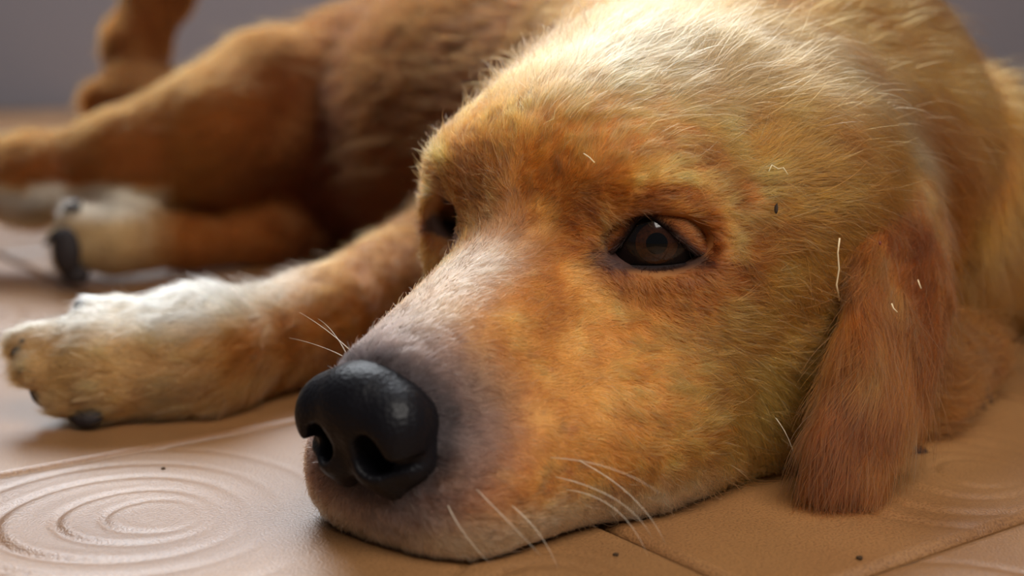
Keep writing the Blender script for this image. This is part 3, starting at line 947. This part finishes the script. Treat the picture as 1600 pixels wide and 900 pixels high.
def bez(a, b_, c, n=9):
    t = np.linspace(0, 1, n)[:, None]
    return (1 - t) ** 2 * a + 2 * t * (1 - t) * b_ + t * t * c


whisker_mat = principled('whisker_pale', (0.75, 0.66, 0.52), 0.35, 0.5)
claw_mat = principled('claw_dark', (0.02, 0.016, 0.016), 0.22, 0.6)
pale_claw_mat = principled('claw_pale', (0.30, 0.19, 0.09), 0.4, 0.5)
pad_mat = principled('pad_leather', (0.022, 0.016, 0.016), 0.7, 0.3, bump=('voronoi', 300, 0.5, 0.001))
lip_mat = principled('lip_dark', (0.018, 0.012, 0.012), 0.4, 0.4)
straw_mat = principled('dry_straw', (0.72, 0.58, 0.36), 0.6, 0.3)
seed_mat = principled('seed_husk', (0.035, 0.022, 0.014), 0.6, 0.3)
crumb_mat = principled('dirt_crumb', (0.05, 0.028, 0.014), 0.9, 0.2)

for (a, m1, e, dy1, dy2) in (((868, 745), (985, 770), (1020, 842), -1.4, -1.2), ((885, 765), (975, 775), (1012, 868), -1.3, -1.6),
                             ((800, 790), (850, 830), (872, 893), -0.7, -0.9), ((745, 765), (795, 815), (845, 868), -0.9, -1.2),
                             ((905, 720), (1005, 770), (1040, 850), -1.3, -1.5), ((1130, 765), (1195, 782), (1292, 815), -1.0, -1.0),
                             ((1205, 645), (1238, 680), (1247, 738), -0.9, -0.8), ((700, 790), (720, 835), (765, 880), -0.8, -0.8),
                             ((860, 715), (960, 720), (1030, 770), -1.4, -2.0)):
    p = hit(*a); q = P(*m1, p[1] + dy1); r = P(*e, p[1] + dy2 + 0.4)
    r[2] = max(r[2], 0.1); q[2] = max(q[2], 0.2)
    tube('whisker', bez(p, q, r), np.linspace(0.013, 0.004, 9), whisker_mat, dog)
for (a, m1, e) in (((548, 548), (510, 512), (468, 488)), ((535, 556), (495, 536), (452, 528)), ((540, 550), (520, 512), (497, 498))):
    p = P(*a, 48.5); q = P(*m1, 50.5); r = P(*e, 53.0)
    tube('whisker', bez(p, q, r), np.linspace(0.012, 0.004, 9), whisker_mat, dog)

la = [hit(x, y) + np.array([-0.05, -0.12, 0]) for x, y in ((955, 838), (985, 829), (1012, 822), (1040, 812), (1066, 802))]
for p in la: p[2] = max(p[2], 0.22)
tag(tube('lip', la, [0.08, 0.20, 0.24, 0.18, 0.06], lip_mat, dog, 8), 'dark corner of the lip')


def claw(base, tip, r, mat, name='claw', bend=0.25):
    base, tip = np.array(base, float), np.array(tip, float)
    mid = (base + tip) / 2 + np.array([0, 0, bend])
    return tube(name, bez(base, mid, tip, 7), r * np.array([1, 1, .95, .85, .65, .4, .08]), mat, dog, 8)


for (x, y, yy, tx, ty) in ((46, 536, 61.2, 28, 541), (36, 548, 61.0, 16, 556), (50, 574, 60.4, 28, 584), (128, 478, 62.4, 116, 484)):
    claw(P(x, y, yy), P(tx, ty, yy - 0.3), 0.22, claw_mat)
claw(P(165, 615, 60.0), P(108, 630, 59.6), 0.30, pale_claw_mat, 'dewclaw', 0.1)['label'] = 'pale claw at the side of the paw'


def pad(c, r, axis, name='paw_pad'):
    bm = bmesh.new(); bmesh.ops.create_icosphere(bm, subdivisions=3, radius=1.0)
    R = frame(axis, HU)
    for v in bm.verts:
        q = R @ (np.array(v.co) * np.array(r)) + np.array(c)
        q[2] = max(q[2], 0.05)
        v.co = Vector((q - ORG) * 0.01)
    me = bpy.data.meshes.new(name); bm.to_mesh(me); bm.free(); me.materials.append(pad_mat)
    me.polygons.foreach_set('use_smooth', [True] * len(me.polygons))
    return link(name, me, dog)


pad(P(66, 614, 61.0), (0.7, 0.7, 0.5), (-0.8, -0.4, -0.4))
pad(P(134, 648, 60.3), (0.9, 0.5, 0.6), (-0.3, -0.7, -0.6))  # stands in for the dark shaded hollow under the paw
pad(P(104, 392, 91.2), (1.05, 1.6, 0.8), (-0.55, -0.83, 0))
pad(P(118, 428, 91.6), (1.0, 0.7, 0.7), (-0.3, -0.9, -0.2))
for (x, y, tx, ty) in ((125, 322, 96, 330), (96, 362, 68, 385)):
    claw(P(x, y, 92.6), P(tx, ty, 92.0), 0.34, claw_mat)
# claws of the folded near foreleg
for (x, y, tx, ty, yy) in ((1522, 588, 1551, 632, 63.4), (1512, 622, 1540, 640, 62.6), (1440, 712, 1408, 727, 57.2)):
    b0 = P(x, y, yy); b1 = P(tx, ty, yy - 0.4); b1[2] = max(b1[2], 0.15)
    claw(b0, b1, 0.36, claw_mat)

# ------------------------------------------------------------------ bits of straw and dirt lying on the coat and the floor
def straw(px_pts, lift, label, r=0.022, name='straw_bit', shape=None, group=None):
    pts = []
    for (x, y) in px_pts:
        p = hit(x, y, shape); d = CAMP - p; pts.append(p + d / np.linalg.norm(d) * lift)
    pts = np.array(pts); org = pts.mean(0)
    o = tube(name, pts, [r] * len(pts), straw_mat, None, 5, org=org)
    o.location = org * 0.01
    return tag(o, label, 'straw', group)


ear_shape = Shape()
for q in EAR_NEAR.pr: ear_shape.pr.append(q)
straw([(912, 240), (921, 246), (929, 254)], 0.55, 'tiny pale straw bit on the forehead fur between the eyes')
straw([(1201, 268), (1206, 258), (1216, 264), (1224, 262), (1231, 273)], 0.6, 'crooked pale straw bit on the temple above the dark seed')
straw([(1312, 372), (1309, 395), (1311, 420), (1307, 445), (1312, 470)], 0.9, 'long pale straw strand caught in the crease before the ear', 0.035)
straw([(1434, 437), (1436, 443), (1439, 451)], 0.7, 'small pale straw fleck on the middle of the ear', 0.03, shape=ear_shape)
straw([(1393, 474), (1396, 482), (1402, 488)], 0.7, 'small pale straw fleck lower on the ear, nearest its front edge', 0.03, shape=ear_shape)


def lump(name, c, r, mat, label, cat, axis=(0, 0, 1), seed=0):
    rg = np.random.default_rng(seed)
    bm = bmesh.new(); bmesh.ops.create_icosphere(bm, subdivisions=2, radius=1.0)
    R = frame(axis, (0.2, 1, 0.1))
    for v in bm.verts:
        k = 1 + rg.normal(0, 0.10)
        v.co = Vector(R @ (np.array(v.co) * np.array(r) * k) * 0.01)
    me = bpy.data.meshes.new(name); bm.to_mesh(me); bm.free(); me.materials.append(mat)
    o = link(name, me, loc=np.array(c) * 0.01)
    return tag(o, label, cat)


p = hit(1213, 326); dcam = CAMP - p; dcam /= np.linalg.norm(dcam)
lump('seed', p + dcam * 0.5, (0.07, 0.20, 0.06), seed_mat, 'dark slender seed stuck on the fur behind the eye', 'seed', dcam, 3)
p = hit(1375, 380, ear_shape); dcam = CAMP - p; dcam /= np.linalg.norm(dcam)
lump('burr', p + dcam * 0.65, (0.06, 0.08, 0.05), principled('burr_red', (0.16, 0.03, 0.015), 0.6), 'tiny reddish burr high on the ear', 'burr', dcam, 4)
for (x, y, r, lb) in ((1343, 873, 0.10, 'dark dirt crumb on the tile below the ear tip'), (962, 868, 0.09, 'dark dirt crumb on the tile under the dark lip'),
                      (255, 733, 0.08, 'tiny dirt crumb on the tile just above the embossed rings')):
    c = floor_at(x, y); c[2] = r * 0.45
    lump('crumb', c, (r * 1.2, r, r * 0.6), crumb_mat, lb, 'crumb', seed=int(x))
